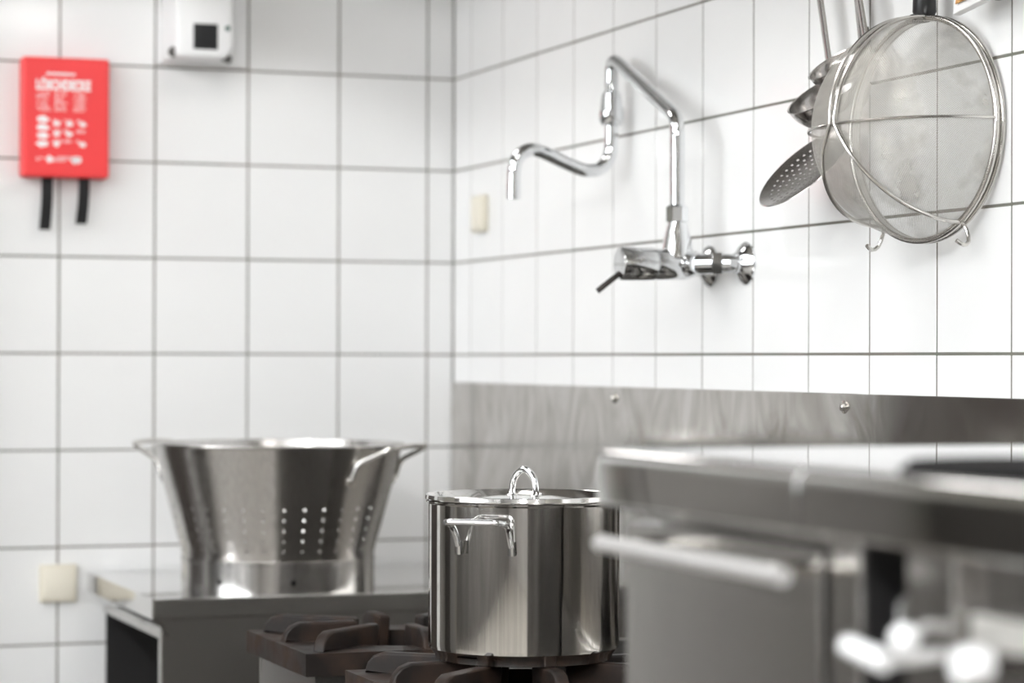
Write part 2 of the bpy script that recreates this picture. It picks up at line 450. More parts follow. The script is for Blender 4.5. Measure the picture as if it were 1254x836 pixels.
for p_, y in ((ep, ty0+0.024), (bp_, -0.024)):
    for x in (-0.55, -0.05):
        bm = bmesh.new(); lathe(bm, [(0, 0), (0.02, 0), (0.02, 0.01), (0.01, 0.014), (0.01, 0.032), (0, 0.032)], (x, y, FLOOR), n=16)
        obj('foot', bm, 'rubber', p_)
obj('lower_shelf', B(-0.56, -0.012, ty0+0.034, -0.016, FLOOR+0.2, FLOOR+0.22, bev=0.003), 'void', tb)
obj('inner_shade_panel', B(-0.42, -0.41, ty0+0.034, -0.016, FLOOR+0.22, tz-0.03), 'void', tb)  # dark sheet paints shade into the open table interior

# ------------------------------------------------------------------ colander
cx, cy, cz = -0.384, -0.338, tz
co = thing('colander', 'large conical stainless colander with loop handles on the corner table', 'colander', (cx, cy, cz))
bm = bmesh.new()
lathe(bm, [(0.0, 0.046), (0.08, 0.044), (0.125, 0.046), (0.1385, 0.056), (0.1445, 0.075), (0.178, 0.203), (0.1795, 0.2085), (0.1835, 0.2095), (0.1845, 0.2075), (0.1835, 0.2055),
           (0.1815, 0.205), (0.1805, 0.202), (0.1467, 0.075), (0.141, 0.055), (0.1395, 0.0425), (0.0, 0.0425)][::-1], (cx, cy, cz), n=72)
cb = obj('bowl', bm, 'steelv', co)
bm = bmesh.new()
lathe(bm, [(0.1385, 0.0), (0.1405, 0.0), (0.1405, 0.040), (0.1415, 0.041), (0.1415, 0.045), (0.1385, 0.045), (0.1385, 0.0)], (cx, cy, cz), n=72)
br = obj('base_ring', bm, 'steelv', co)
bm = bmesh.new()          # five rings of drain holes pierced through the bowl
for k in range(34):
    a = 2*PI*(k+0.37)/34
    for j in range(5):
        h = 0.0605 + 0.0148*j
        r = 0.145 + 0.266*(h-0.075)
        nrm = Vector((math.cos(a), math.sin(a), -0.26)).normalized(); p = Vector((cx+r*math.cos(a), cy+r*math.sin(a), cz+h))
        tube(bm, [p-nrm*0.008, p+nrm*0.008], 0.0021, 8)
cut(cb, bm)
bm = bmesh.new()
for k in range(8):
    a = math.radians(-141 + 45*k); d = Vector((math.cos(a), math.sin(a), 0))
    p = Vector((cx, cy, cz+0.016)) + d*0.1395
    tube(bm, [p-d*0.006, p+d*0.006], 0.0038, 12)
cut(br, bm)
for s in (0, 1):
    a = -0.35077 - math.radians(23) + s*PI
    d = Vector((math.cos(a), math.sin(a), 0)); q = Vector((-math.sin(a), math.cos(a), 0)); c0 = Vector((cx, cy, cz))
    bm = bmesh.new()
    P = [d*0.155+q*0.070+Vector((0, 0, 0.160)), d*0.162+q*0.070+Vector((0, 0, 0.184)), d*0.214+q*0.058+Vector((0, 0, 0.207)),
         d*0.222+Vector((0, 0, 0.2085)), d*0.214-q*0.058+Vector((0, 0, 0.207)), d*0.162-q*0.070+Vector((0, 0, 0.184)), d*0.155-q*0.070+Vector((0, 0, 0.160))]
    P = [c0+p for p in P]
    tube(bm, fillet(P, 0.02), 0.0038, 10)
    hd_ = obj('handle', bm, 'wire', co)
    for t in (-1, 1):
        bm = bmesh.new()
        e_ = (d*0.1535 + q*0.070*t).normalized(); o2 = Vector((e_.x, e_.y, -0.26)).normalized()
        c1 = c0 + e_*0.1682 + Vector((0, 0, 0.158))
        lathe(bm, [(0, 0.0035), (0.007, 0.003), (0.010, 0)], c1 + o2*-0.0005, o2, 14)
        obj('rivet_plate', bm, 'wire', hd_)

# ------------------------------------------------------------------ gas range with two burners
rg = thing('gas_range', 'stainless gas range with open burners along the tiled wall', 'range', (-0.3, -1.5, FLOOR))
BZ = tz - 0.026
GY = [(-0.916, -1.184), (-1.341, -1.609)]
obj('base_cabinet', B(-0.555, -0.02, -2.30, -0.90, FLOOR+0.1, -0.62, bev=0.003), 'steel', rg)
obj('added_side_plate', B(-0.555, -0.02, -0.899, -0.893, FLOOR+0.02, BZ-0.004), 'fridge', rg)  # unseen plate added so the table's end panel reflects a darker tone
obj('plinth', B(-0.50, -0.05, -2.28, -0.92, FLOOR, FLOOR+0.1), 'void', rg)
obj('back_upstand', B(-0.06, -0.02, -2.30, -0.90, -0.62, BZ-0.01, bev=0.002), 'steel', rg)
for ya, yb in GY:
    bm = bmesh.new(); x0, x1, y0, y1 = -0.562, -0.065, yb+0.014, ya-0.014
    for a in ((x0, x0+0.004, y0, y1), (x1-0.004, x1, y0, y1), (x0+0.004, x1-0.004, y0, y0+0.004), (x0+0.004, x1-0.004, y1-0.004, y1)):
        box(bm, a[0], a[1], a[2], a[3], -0.62, BZ-0.0005)
    bx_ = obj('burner_box', bm, 'steel', rg)
    xc, yc = -0.427, (ya+yb)/2
    bm = bmesh.new()
    lathe(bm, [(0, -0.62), (0.09, -0.62), (0.09, -0.44), (0.03, -0.42), (0.03, -0.39), (0.048, -0.385), (0.05, -0.365), (0.03, -0.358), (0, -0.357)], (xc, yc, 0), n=32)
    obj('burner_head', bm, 'burner', bx_)
for y in (-1.0, -1.25, -1.5, -1.75):
    bm = bmesh.new(); lathe(bm, [(0.024, 0), (0.024, 0.012), (0.02, 0.028), (0, 0.03)], (-0.555, y, -0.68), (-1, 0, 0), 20)
    obj('control_knob', bm, 'black', rg)

def grate(ya, yb, label):
    x0, x1 = -0.577, -0.277
    xc, yc = (x0+x1)/2, (ya+yb)/2
    g = thing('pan_support', label, 'grate', (xc, yc, BZ), 'cast iron pan supports on the range')
    bm = bmesh.new(); n = 64; hx, hy = (x1-x0)/2, (ya-yb)/2; rings = []
    for z, kind in ((BZ, 'i'), (tz, 'i'), (tz, 'o'), (BZ, 'o')):
        ring = []
        for k in range(n):
            a = 2*PI*(k+0.5)/n
            if k % (n//4) == n//8-0: pass
            c, s = math.cos(a), math.sin(a)
            if kind == 'i': p = (xc+0.088*c*1.08, yc+0.088*s)
            else:
                t = min(hx/max(abs(c), 1e-6), hy/max(abs(s), 1e-6)); p = (xc+c*t, yc+s*t)
            ring.append(p)
        if kind == 'o':   # snap the nearest sample of each quarter onto the true corner
            for sx in (-1, 1):
                for sy in (-1, 1):
                    cpt = (xc+sx*hx, yc+sy*hy)
                    j = min(range(n), key=lambda q: (ring[q][0]-cpt[0])**2+(ring[q][1]-cpt[1])**2)
                    ring[j] = cpt
        rings.append([bm.verts.new((p[0], p[1], z)) for p in ring])
    for i in range(4):
        a, b = rings[i], rings[(i+1) % 4]
        for k in range(n): bm.faces.new((a[k], a[(k+1) % n], b[(k+1) % n], b[k]))
    es = [e for e in bm.edges if e.calc_face_angle(0) > 0.8]
    bmesh.ops.bevel(bm, geom=es, offset=0.0015, segments=1, affect='EDGES')
    obj('frame', bm, 'iron', g)
    for k in range(8):
        a = PI/4*k
        if k % 2: a = math.atan2(math.copysign(hy, math.sin(a)), math.copysign(hx, math.cos(a)))
        d = Vector((math.cos(a), math.sin(a), 0)); q = Vector((-d.y, d.x, 0))
        ro = 0.176 if k % 2 else (0.142 if k % 4 == 0 else 0.126)
        ri = 0.052 if k % 2 else 0.050
        h = 0.022; c0 = Vector((xc, yc, tz))
        P = [(ri+0.006, -0.016), (0.088, -0.010), (0.092, -0.001), (ro, -0.001), (ro-0.003, h*0.45), (ro-0.010, h*0.80), (ro-0.021, h), (ri+0.004, h), (ri, h-0.004)]
        P = [c0 + d*r_ + Vector((0, 0, z_)) - q*0.0075 for r_, z_ in P]
        bm = bmesh.new(); prism(bm, P, q*0.015, bev=0.0028)
        obj('fin', bm, 'iron', g, sharp=0.9)
grate(*GY[0], 'bare burnt cast iron pan support beside the corner table')
grate(*GY[1], 'burnt cast iron pan support under the lidded pot')

# ------------------------------------------------------------------ pot with lid
px_, py_, pz_ = -0.4235, -1.474, tz+0.0222
pt = thing('stock_pot', 'polished stainless stock pot with side handles on the burner', 'pot', (px_, py_, pz_))
R = 0.0992; H = 0.1625
bm = bmesh.new()
lathe(bm, [(0, 0), (R-0.012, 0), (R-0.008, 0.001), (R-0.0065, 0.006), (R-0.0045, 0.008), (R-0.0005, 0.0125), (R, 0.017), (R, H-0.002), (R+0.0028, H), (R+0.0028, H+0.0014),
           (R+0.001, H+0.002), (R-0.001, H), (R-0.0018, H-0.004), (R-0.0018, 0.012), (R-0.01, 0.004), (0, 0.004)], (px_, py_, pz_), n=96)
obj('body', bm, 'potsteel', pt)
ha = math.atan2(-rt.y*0 - 0.94, -0.30)     # side handle turned towards the viewer, left of the middle
for a in (math.radians(-133.0), math.radians(47.0)):
    d = Vector((math.cos(a), math.sin(a), 0)); q = Vector((-math.sin(a), math.cos(a), 0)); c0 = Vector((px_, py_, pz_+H))
    bm = bmesh.new()
    P = [d*(R+0.001)+q*0.029+Vector((0, 0, -0.044)), d*(R+0.008)+q*0.029+Vector((0, 0, -0.030)), d*(R+0.017)+q*0.031+Vector((0, 0, -0.018)), d*(R+0.036)+q*0.030+Vector((0, 0, -0.0145)),
         d*(R+0.036)-q*0.030+Vector((0, 0, -0.0145)), d*(R+0.017)-q*0.031+Vector((0, 0, -0.018)), d*(R+0.008)-q*0.029+Vector((0, 0, -0.030)), d*(R+0.001)-q*0.029+Vector((0, 0, -0.044))]
    tube(bm, fillet([c0+p for p in P], 0.014, 5), 0.0032, 12)
    h_ = obj('side_handle', bm, 'chrome', pt)
    for s in (-1, 1):
        bm = bmesh.new()
        tube(bm, [c0+d*(R+0.0012)+q*0.029*s+Vector((0, 0, -0.049)), c0+d*(R+0.0025)+q*0.029*s+Vector((0, 0, -0.036))], [0.0042, 0.0036], 10)
        obj('handle_mount', bm, 'chrome', h_)
ld = thing('pot_lid', 'flat shiny lid with arched handle closing the stock pot', 'lid', (px_, py_, pz_+H+0.0016))
bm = bmesh.new()
lathe(bm, [(R+0.0030, 0.0), (R+0.0036, 0.0012), (R+0.0030, 0.0050), (R+0.0018, 0.0056), (R+0.0004, 0.0046), (R-0.006, -0.0030), (R-0.013, -0.0038), (0.03, 0.0035), (0, 0.0040), (0, 0.0028), (0.03, 0.0023), (R-0.013, -0.0052), (R-0.0026, -0.0052), (R-0.0024, 0.0), (R+0.0030, 0.0)],
      (px_, py_, pz_+H+0.0022), n=96)
obj('disc', bm, 'lid', ld)
a = math.radians(-62)
d = Vector((math.cos(a), math.sin(a), 0)); c0 = Vector((px_, py_, pz_+H+0.0050))
bm = bmesh.new()
P = [c0 + d*s + Vector((0, 0, z)) for s, z in ((-0.0165, 0.001), (-0.0160, 0.012), (-0.013, 0.020), (-0.006, 0.0265), (0, 0.028), (0.006, 0.0265), (0.013, 0.020), (0.0160, 0.012), (0.0165, 0.001))]
tube(bm, spline(P, 5), 0.0034, 12)
lh = obj('lid_handle', bm, 'chrome', ld)
for s in (-1, 1):
    bm = bmesh.new(); lathe(bm, [(0.0068, 0), (0.0062, 0.0012), (0.0035, 0.0018)], c0 + d*0.0165*s + Vector((0, 0, 0.0006)), n=18)
    obj('handle_foot', bm, 'lid', lh)

# ------------------------------------------------------------------ wall mixer tap with swivel spout
fx = -0.0618; fy = -1.045; fz = 0.1115
tp = thing('wall_tap', 'chrome wall mixer tap with double-jointed swivel spout on the white tiles', 'tap', (-0.004, -1.062, 0.1))
for y in (-1.1158, -1.0085):
    bm = bmesh.new(); lathe(bm, [(0.0265, 0.0), (0.0265, 0.002), (0.0235, 0.006), (0.016, 0.011), (0.0125, 0.013), (0.0125, 0.016), (0, 0.016)], (-0.0002, y, fz), (-1, 0, 0), 36)
    fl = obj('wall_flange', bm, 'chrome', tp)
    bm = bmesh.new(); yi = fy + (y-fy)*0.72
    tube(bm, [(-0.012, y, fz), (-0.020, y, fz), (-0.026, (y+yi)/2, fz), (-0.034, yi, fz), (-0.046, fy+(y-fy)*0.45, fz)], [0.0110, 0.0112, 0.0118, 0.0128, 0.0128], 20)
    obj('inlet_pipe', bm, 'chrome', fl)
    bm = bmesh.new(); lathe(bm, [(0.0115, 0), (0.0148, 0.0012), (0.0148, 0.0125), (0.0115, 0.0137)], (-0.026, (y+yi)/2+0.001, fz), (-1, (yi-y)*28, 0), 6)
    obj('inlet_nut', bm, 'chrome', fl)
bm = bmesh.new()     # body: a horizontal barrel pointing out of the wall
lathe(bm, [(0, 0), (0.014, 0.001), (0.018, 0.006), (0.0195, 0.014), (0.0195, 0.050), (0.0188, 0.052), (0.0188, 0.0535), (0, 0.0535)], (-0.0395, fy, fz), (-1, 0, 0), 40)
obj('body', bm, 'chrome', tp)
bm = bmesh.new()
tube(bm, [(-0.050, fy-0.037, fz), (-0.0485, fy-0.02, fz), (-0.0485, fy+0.02, fz), (-0.050, fy+0.037, fz)], [0.0120, 0.0165, 0.0165, 0.0120], 24)
obj('cross_body', bm, 'chrome', tp)
bm = bmesh.new(); lathe(bm, [(0.0188, 0), (0.0205, 0.0015), (0.0205, 0.044), (0.0195, 0.0462), (0, 0.0472)], (-0.0932, fy, fz), (-1, 0, 0), 48)
cp = obj('cartridge_cap', bm, 'chrome', tp)
bm = bmesh.new(); tube(bm, [(-0.136, fy, fz-0.0100), (-0.150, fy+0.001, fz-0.0205), (-0.1675, fy+0.002, fz-0.0340)], [0.0034, 0.0036, 0.0036], 12)
obj('lever', bm, 'darkmetal', cp)
bm = bmesh.new()
lathe(bm, [(0.0215, 0.0), (0.0195, 0.008), (0.0178, 0.020), (0.0150, 0.032), (0.0122, 0.043), (0.0112, 0.052)], (fx, fy, fz+0.008), n=36)
obj('riser_cone', bm, 'chrome', tp)
bm = bmesh.new(); lathe(bm, [(0.0105, 0), (0.0148, 0.002), (0.0148, 0.0195), (0.0115, 0.0225), (0.009, 0.0225)], (fx, fy, 0.163), n=8)
obj('riser_nut', bm, 'chrome', tp)
jx, jy = -0.030, -0.7505
P = [(fx, fy, 0.165), (fx, fy, 0.286), (jx-0.0006, jy-0.006, 0.4045), (jx, jy, 0.362)]
P = [(fx, fy, 0.165), (fx, fy, 0.294), (-0.0315, -0.764, 0.4015), (-0.0298, -0.7495, 0.3985), (jx, jy, 0.386), (jx, jy, 0.352)]
bm = bmesh.new()
pts = fillet(P[:2]+[Vector(P[2])], 0.022, 8)[:-1]
pts += spline([Vector((-0.0345, -0.793, 0.3893)), Vector((-0.0319, -0.7690, 0.3955)), Vector((-0.0303, -0.7540, 0.3925)), Vector((jx, jy, 0.3780)), Vector((jx, jy, 0.352))], 6)
tube(bm, pts, 0.0093, 20)
obj('swivel_arm', bm, 'chrome', tp)
bm = bmesh.new()
lathe(bm, [(0.0090, 0.0), (0.0132, -0.003), (0.0146, -0.016), (0.0156, -0.026), (0.0172, -0.0275), (0.0172, -0.040), (0.0150, -0.0445), (0.0098, -0.047), (0.008, -0.047)], (jx, jy, 0.3565), n=32)
obj('swivel_joint', bm, 'chrome', tp)
P = [(-0.0300, jy, 0.322), (-0.0300, jy, 0.2870), (-0.0315, jy, 0.2725), (-0.0370, jy, 0.2600), (-0.0470, jy, 0.2515), (-0.0600, jy, 0.2485), (-0.0750, jy, 0.2505), (-0.1000, jy, 0.2595),
     (-0.1220, jy, 0.2685), (-0.1370, jy, 0.2735), (-0.1490, jy, 0.2735), (-0.1600, jy, 0.2680), (-0.1675, jy, 0.2580), (-0.1705, jy, 0.2450), (-0.1708, jy, 0.2300), (-0.1708, jy, 0.2095)]
bm = bmesh.new(); tube(bm, spline(P, 5), 0.0093, 20)
so = obj('s_spout', bm, 'chrome', tp)
bm = bmesh.new(); lathe(bm, [(0.0070, 0.0), (0.0099, 0.0), (0.0099, 0.022), (0.0092, 0.0225)], (-0.1708, jy, 0.2075), n=24)
obj('nozzle', bm, 'chrome', so)

# ------------------------------------------------------------------ utensil rail and hanging utensils
RZ = 0.585
rl = thing('utensil_rail', 'steel utensil rail on the tiled wall above the hanging ladles', 'rail', (-0.02, -1.55, RZ))
bm = bmesh.new(); tube(bm, [(-0.045, -1.15, RZ), (-0.045, -2.05, RZ)], 0.006, 12); obj('bar', bm, 'wire', rl)
for y in (-1.2, -2.0):
    bm = bmesh.new(); tube(bm, [(-0.0003, y, RZ), (-0.045, y, RZ)], 0.005, 10); obj('bracket', bm, 'wire', rl)
def s_hook(x, y, z, what, ztop=RZ):
    bm = bmesh.new()
    P = [(-0.033, y, ztop-0.004), (-0.037, y, ztop+0.006), (-0.045, y, ztop+0.0095), (-0.0535, y, ztop), (-0.052, y, ztop-0.02), (x, y, z+0.012), (x+0.004, y, z), (x, y, z-0.007), (x-0.008, y, z-0.004), (x-0.011, y, z+0.004)]
    tube(bm, spline(P, 4), 0.0018, 8)
    return tag(obj('hook', bm, 'wire'), 'thin wire hook on the utensil rail holding the ' + what, 'hook', 'hooks on the utensil rail')

def handle_strip(bm, p0, p1, w0, w1, t, wdir):
    """flat bar handle from p0 to p1, width along wdir"""
    p0, p1 = Vector(p0), Vector(p1); d = (p1-p0).normalized(); wdir = Vector(wdir).normalized()
    wv = (wdir - d*wdir.dot(d)).normalized(); nv = d.cross(wv)
    n = 8; rings = []
    for i in range(n+1):
        f = i/n; p = p0.lerp(p1, f); wdt = w0 + (w1-w0)*f
        rings.append([bm.verts.new(p + wv*a*wdt/2 + nv*b*t/2) for a, b in ((-1, -0.3), (-0.6, -1), (0.6, -1), (1, -0.3), (0.6, 0.2), (0, 0.55), (-0.6, 0.2))])
    for a, b in zip(rings, rings[1:]):
        for k in range(7): bm.faces.new((a[k], a[(k+1) % 7], b[(k+1) % 7], b[k]))
    bm.faces.new(rings[0][::-1]); bm.faces.new(rings[-1])

def ladle(label, c, r, tilt, depth, grip_x, top, hy):
    """bowl with its mouth centred at c, leaning out of the wall by tilt; handle up the wall side"""
    n = Vector((-math.sin(tilt), -0.08, math.cos(tilt))).normalized(); c = Vector(c)
    back = Vector((1, 0, 0)); back = (back - n*back.dot(n)).normalized()
    g = thing('ladle', label, 'ladle', c - n*depth, 'ladles on the utensil rail')
    prof = []
    for k in range(13):
        a = PI/2*k/12
        prof.append((r*math.sin(a), -depth*math.cos(a)))
    prof += [(r+0.0012, 0.0004), (r, 0.0009)]
    for k in range(12, -1, -1):
        a = PI/2*k/12
        prof.append(((r-0.001)*math.sin(a), -(depth-0.001)*math.cos(a)))
    bm = bmesh.new(); lathe(bm, prof, c, n, 40)
    obj('bowl', bm, 'ladle', g)
    p0 = c + back*(r+0.0006) - n*0.012; p1 = c + back*(r+0.004) + n*0.004
    ptop = Vector((grip_x, hy, top))
    bm = bmesh.new(); handle_strip(bm, p1, ptop, 0.0150, 0.0190, 0.0040, (0, 1, 0))
    h = obj('handle', bm, 'ladle', g)
    bm = bmesh.new(); handle_strip(bm, p0, p1 + Vector((0.001, 0, 0.014)), 0.013, 0.010, 0.003, (0, 1, 0))
    obj('tang', bm, 'ladle', h)
    bm = bmesh.new(); a0 = ptop + Vector((0, 0, 0.013))
    tube(bm, [a0 + Vector((0, math.cos(t)*0.009, math.sin(t)*0.013)) for t in [2*PI*k/20 for k in range(21)]], 0.0018, 8)
    obj('hanging_loop', bm, 'ladle', h)
    s_hook(grip_x-0.002, hy, top+0.024, 'small ladle' if r < 0.04 else 'larger ladle')
ladle('small steel ladle hanging just behind the round sieve', (-0.0640, -1.4827, 0.3165), 0.036, math.radians(34), 0.025, -0.046, 0.545, -1.440)
ladle('larger dark-mouthed steel ladle hanging below and left of the small ladle', (-0.0600, -1.4499, 0.2890), 0.049, math.radians(34), 0.040, -0.022, 0.545, -1.413)

# skimmer: shallow perforated dish
n_ = Vector((-0.69, -0.06, 0.70)).normalized(); c = Vector((-0.0620, -1.3966, 0.2070)); r = 0.062
bk = Vector((1, 0, 0)); bk = (bk - n_*bk.dot(n_)).normalized()
sk = thing('skimmer', 'perforated steel skimmer hanging lowest beside the round sieve', 'skimmer', c - n_*0.012)
bm = bmesh.new()
pr = [(r*f, -0.012*(1-f*f)) for f in [k/10 for k in range(11)]]
lathe(bm, pr + [(r+0.0008, 0.0003)] + [(q_[0], q_[1]+0.001) for q_ in pr[::-1]], c, n_, 44)
dish = obj('dish', bm, 'ladle', sk)
bm = bmesh.new(); u_, v_ = frame_of(n_)
for ring in range(0, 7):          # real perforations
    rr = 0.0082*ring; m_ = max(1, int(round(2*PI*rr/0.0088)))
    for k in range(m_):
        a = 2*PI*k/m_ + ring*0.4
        p = c + u_*rr*math.cos(a) + v_*rr*math.sin(a)
        tube(bm, [p - n_*0.02, p + n_*0.01], 0.0018, 8)
cut(dish, bm)
bm = bmesh.new(); handle_strip(bm, c + bk*(r-0.004) + n_*0.001, (-0.040, -1.345, 0.545), 0.0140, 0.0180, 0.004, (0, 1, 0))
hs = obj('handle', bm, 'ladle', sk)
bm = bmesh.new(); a0 = Vector((-0.040, -1.345, 0.558))
tube(bm, [a0 + Vector((0, math.cos(t)*0.009, math.sin(t)*0.013)) for t in [2*PI*k/20 for k in range(21)]], 0.0018, 8)
obj('hanging_loop', bm, 'ladle', hs)
s_hook(-0.042, -1.345, 0.569, 'skimmer')

# round sieve: hemisphere of wire gauze, rim to the wall, bracing wires outside
a = math.radians(10.9)
S = Vector((-0.0340, -1.6110, 0.2335)); RS = 0.1140
n_ = Vector((-math.cos(a), -math.sin(a), 0)); t_ = Vector((math.sin(a), -math.cos(a), 0)); k_ = Vector((0, 0, 1))
sv = thing('sieve', 'big round wire gauze sieve with black handle hanging on the tiled wall', 'sieve', S - k_*RS)
bm = bmesh.new(); uvl = bm.loops.layers.uv.new('UVMap')
NS, NR = 72, 26; rows = []
for i in range(NR+1):
    th = PI/2*i/NR      # 0 at the apex
    if i == 0: rows.append([bm.verts.new(S + n_*RS)]); continue
    rows.append([bm.verts.new(S + n_*RS*math.cos(th) + (t_*math.cos(2*PI*j/NS) + k_*math.sin(2*PI*j/NS))*RS*math.sin(th)) for j in range(NS)])
for A_, B_ in zip(rows, rows[1:]):
    for j in range(NS):
        j2 = (j+1) % NS
        bm.faces.new((A_[0], B_[j], B_[j2]) if len(A_) == 1 else (A_[j], B_[j], B_[j2], A_[j2]))
for f in bm.faces:
    for l in f.loops:
        p = l.vert.co - S
        dn = max(-1, min(1, p.dot(n_)/RS)); th = math.acos(dn); q = Vector((p.dot(t_), p.dot(k_)))
        ln = q.length or 1
        l[uvl].uv = (q.x/ln*th*RS, q.y/ln*th*RS)
obj('gauze', bm, 'gauze', sv)
def ring_pts(rad, off, n=72): return [S + n_*off + (t_*math.cos(2*PI*k/n) + k_*math.sin(2*PI*k/n))*rad for k in range(n+1)]
for off, rr in ((0.0, 0.0034), (-0.0085, 0.0030)):
    bm = bmesh.new(); tube(bm, ring_pts(RS+0.002, off), rr, 12, caps=False)
    obj('rim_wire', bm, 'wire', sv)
bm = bmesh.new(); lathe(bm, [(RS-0.0005, -0.0085), (RS+0.0012, -0.0085), (RS+0.0012, 0.0), (RS-0.0005, 0.0), (RS-0.0005, -0.0085)], S, n_, 72)
obj('rim_band', bm, 'wire', sv)
def onsph(lat, lon):   # lat from apex to rim, lon round the rim from near side up
    return S + n_*(RS+0.003)*math.cos(lat) + (t_*math.cos(lon) + k_*math.sin(lon))*(RS+0.003)*math.sin(lat)
bm = bmesh.new(); tube(bm, [onsph(PI/2 - PI*k/40, 0.03) for k in range(41)], 0.0015, 8)
obj('brace_wire', bm, 'wire', sv)
for s in (-1, 1):
    P = [onsph(PI/2*(1-k/14), PI/2 - s*0.06) + t_*s*0.004*(k/14) for k in range(15)]
    lo = -PI/2 + s*0.56
    P += [onsph(PI/2*k/14, lo) + t_*s*0.004*(1-k/14) for k in range(2, 15)]
    dr_ = t_*math.cos(lo) + k_*math.sin(lo)
    e = S + dr_*(RS+0.006)
    P += [e - n_*0.004 + dr_*0.006, e - n_*0.002 + dr_*0.016 - k_*0.004, e + n_*0.006 + dr_*0.018 - k_*0.006, e + n_*0.014 + dr_*0.015 - k_*0.004]
    bm = bmesh.new(); tube(bm, spline(P, 2), 0.0022, 8)
    obj('hook_wire', bm, 'wire', sv)
hb0 = S + k_*(RS+0.004)
bm = bmesh.new()
prof = [(0, 0), (0.0105, 0.0), (0.0125, 0.004), (0.0118, 0.03), (0.0125, 0.08), (0.0135, 0.125), (0.011, 0.135), (0, 0.137)]
lathe(bm, prof, hb0 + k_*0.001 - n_*0.004, k_, 28)
hg = obj('handle', bm, 'black', sv)
bm = bmesh.new(); box(bm, -0.011, 0.011, -0.006, 0.006, -0.006, 0.004, bev=0.002)
bmesh.ops.transform(bm, matrix=Matrix.Translation(hb0 - n_*0.003 - t_*0.006) @ Matrix((t_, n_, k_)).transposed().to_4x4(), verts=bm.verts[:])
obj('clamp', bm, 'black', hg)
bm = bmesh.new(); a0 = hb0 + k_*0.147 - n_*0.004
tube(bm, [a0 + t_*math.cos(q)*0.010 + k_*math.sin(q)*0.013 for q in [2*PI*k/20 for k in range(21)]], 0.002, 8)
obj('hanging_loop', bm, 'wire', hg)
s_hook(a0.x-0.001, a0.y, a0.z+0.011, 'round sieve')

# pastry brush and dark spatula hanging above the sieve, only their lower ends in view
pb = thing('pastry_brush', 'white plastic brush head with tan bristle patch hanging above the sieve', 'brush', (-0.034, -1.715, 0.346))
bm = bmesh.new()
P = [(-0.040, -1.684, 0.3435), (-0.040, -1.752, 0.3520), (-0.040, -1.738, 0.372), (-0.040, -1.722, 0.420), (-0.040, -1.714, 0.424), (-0.040, -1.706, 0.420), (-0.040, -1.690, 0.372)]
prism(bm, P, (0.012, 0, 0), bev=0.0025)
obj('head', bm, 'white', pb)
bm = bmesh.new(); prism(bm, [(-0.0408, -1.696, 0.3530), (-0.0408, -1.732, 0.3570), (-0.0408, -1.726, 0.385), (-0.0408, -1.704, 0.385)], (-0.0025, 0, 0), bev=0.0008)
obj('bristle_patch', bm, 'tan', pb)
bm = bmesh.new(); tube(bm, [(-0.034, -1.714, 0.418), (-0.034, -1.714, 0.50), (-0.034, -1.714, 0.545)], [0.006, 0.008, 0.006], 12)
hp = obj('handle', bm, 'white', pb)
bm = bmesh.new(); tube(bm, [Vector((-0.034, -1.714+math.cos(t)*0.007, 0.553+math.sin(t)*0.010)) for t in [2*PI*k/20 for k in range(21)]], 0.0017, 8)
obj('hanging_loop', bm, 'wire', hp)
s_hook(-0.036, -1.714, 0.561, 'white brush')
ds = thing('spatula', 'dark rubber spatula tip hanging at the top right edge', 'spatula', (-0.034, -1.775, 0.348))
bm = bmesh.new(); prism(bm, [(-0.038, -1.757, 0.353), (-0.038, -1.763, 0.3485), (-0.038, -1.788, 0.3485), (-0.038, -1.795, 0.354), (-0.038, -1.795, 0.415), (-0.038, -1.785, 0.425), (-0.038, -1.767, 0.425), (-0.038, -1.757, 0.415)], (0.008, 0, 0), bev=0.002)
obj('blade', bm, 'rubber', ds)
bm = bmesh.new(); tube(bm, [(-0.034, -1.776, 0.42), (-0.034, -1.776, 0.545)], 0.006, 12); hp = obj('handle', bm, 'black', ds)
bm = bmesh.new(); tube(bm, [Vector((-0.034, -1.776+math.cos(t)*0.007, 0.553+math.sin(t)*0.010)) for t in [2*PI*k/20 for k in range(21)]], 0.0017, 8)
obj('hanging_loop', bm, 'wire', hp)
s_hook(-0.036, -1.776, 0.561, 'dark spatula')

# ------------------------------------------------------------------ wall boxes
# fire blanket
fb = thing('fire_blanket_box', 'red fire blanket box with white print and two black pull straps', 'fire blanket', (-0.642, -0.02, 0.268))
obj('case', B(-0.7085, -0.5745, -0.036, 0.0, 0.270, 0.4545, bev=0.005, seg=3), 'red', fb)
for x, l, sw in ((-0.6685, 0.080, -0.003), (-0.6115, 0.070, -0.004)):
    bm = bmesh.new(); n = 8; rings = []
    for i in range(n+1):
        f = i/n; z = 0.282 - (l+0.012)*f; y = -0.020 - 0.006*math.sin(f*PI); xx = x + sw*f*f
        rings.append([bm.verts.new((xx+a, y+b, z)) for a, b in ((-0.0085, -0.0012), (0.0085, -0.0012), (0.0085, 0.0012), (-0.0085, 0.0012))])
    for a_, b_ in zip(rings, rings[1:]):
        for k in range(4): bm.faces.new((a_[k], a_[(k+1) % 4], b_[(k+1) % 4], b_[k]))
    bm.faces.new(rings[0][::-1]); bm.faces.new(rings[-1])
    obj('pull_strap', bm, 'strap', fb)
YF = -0.0364
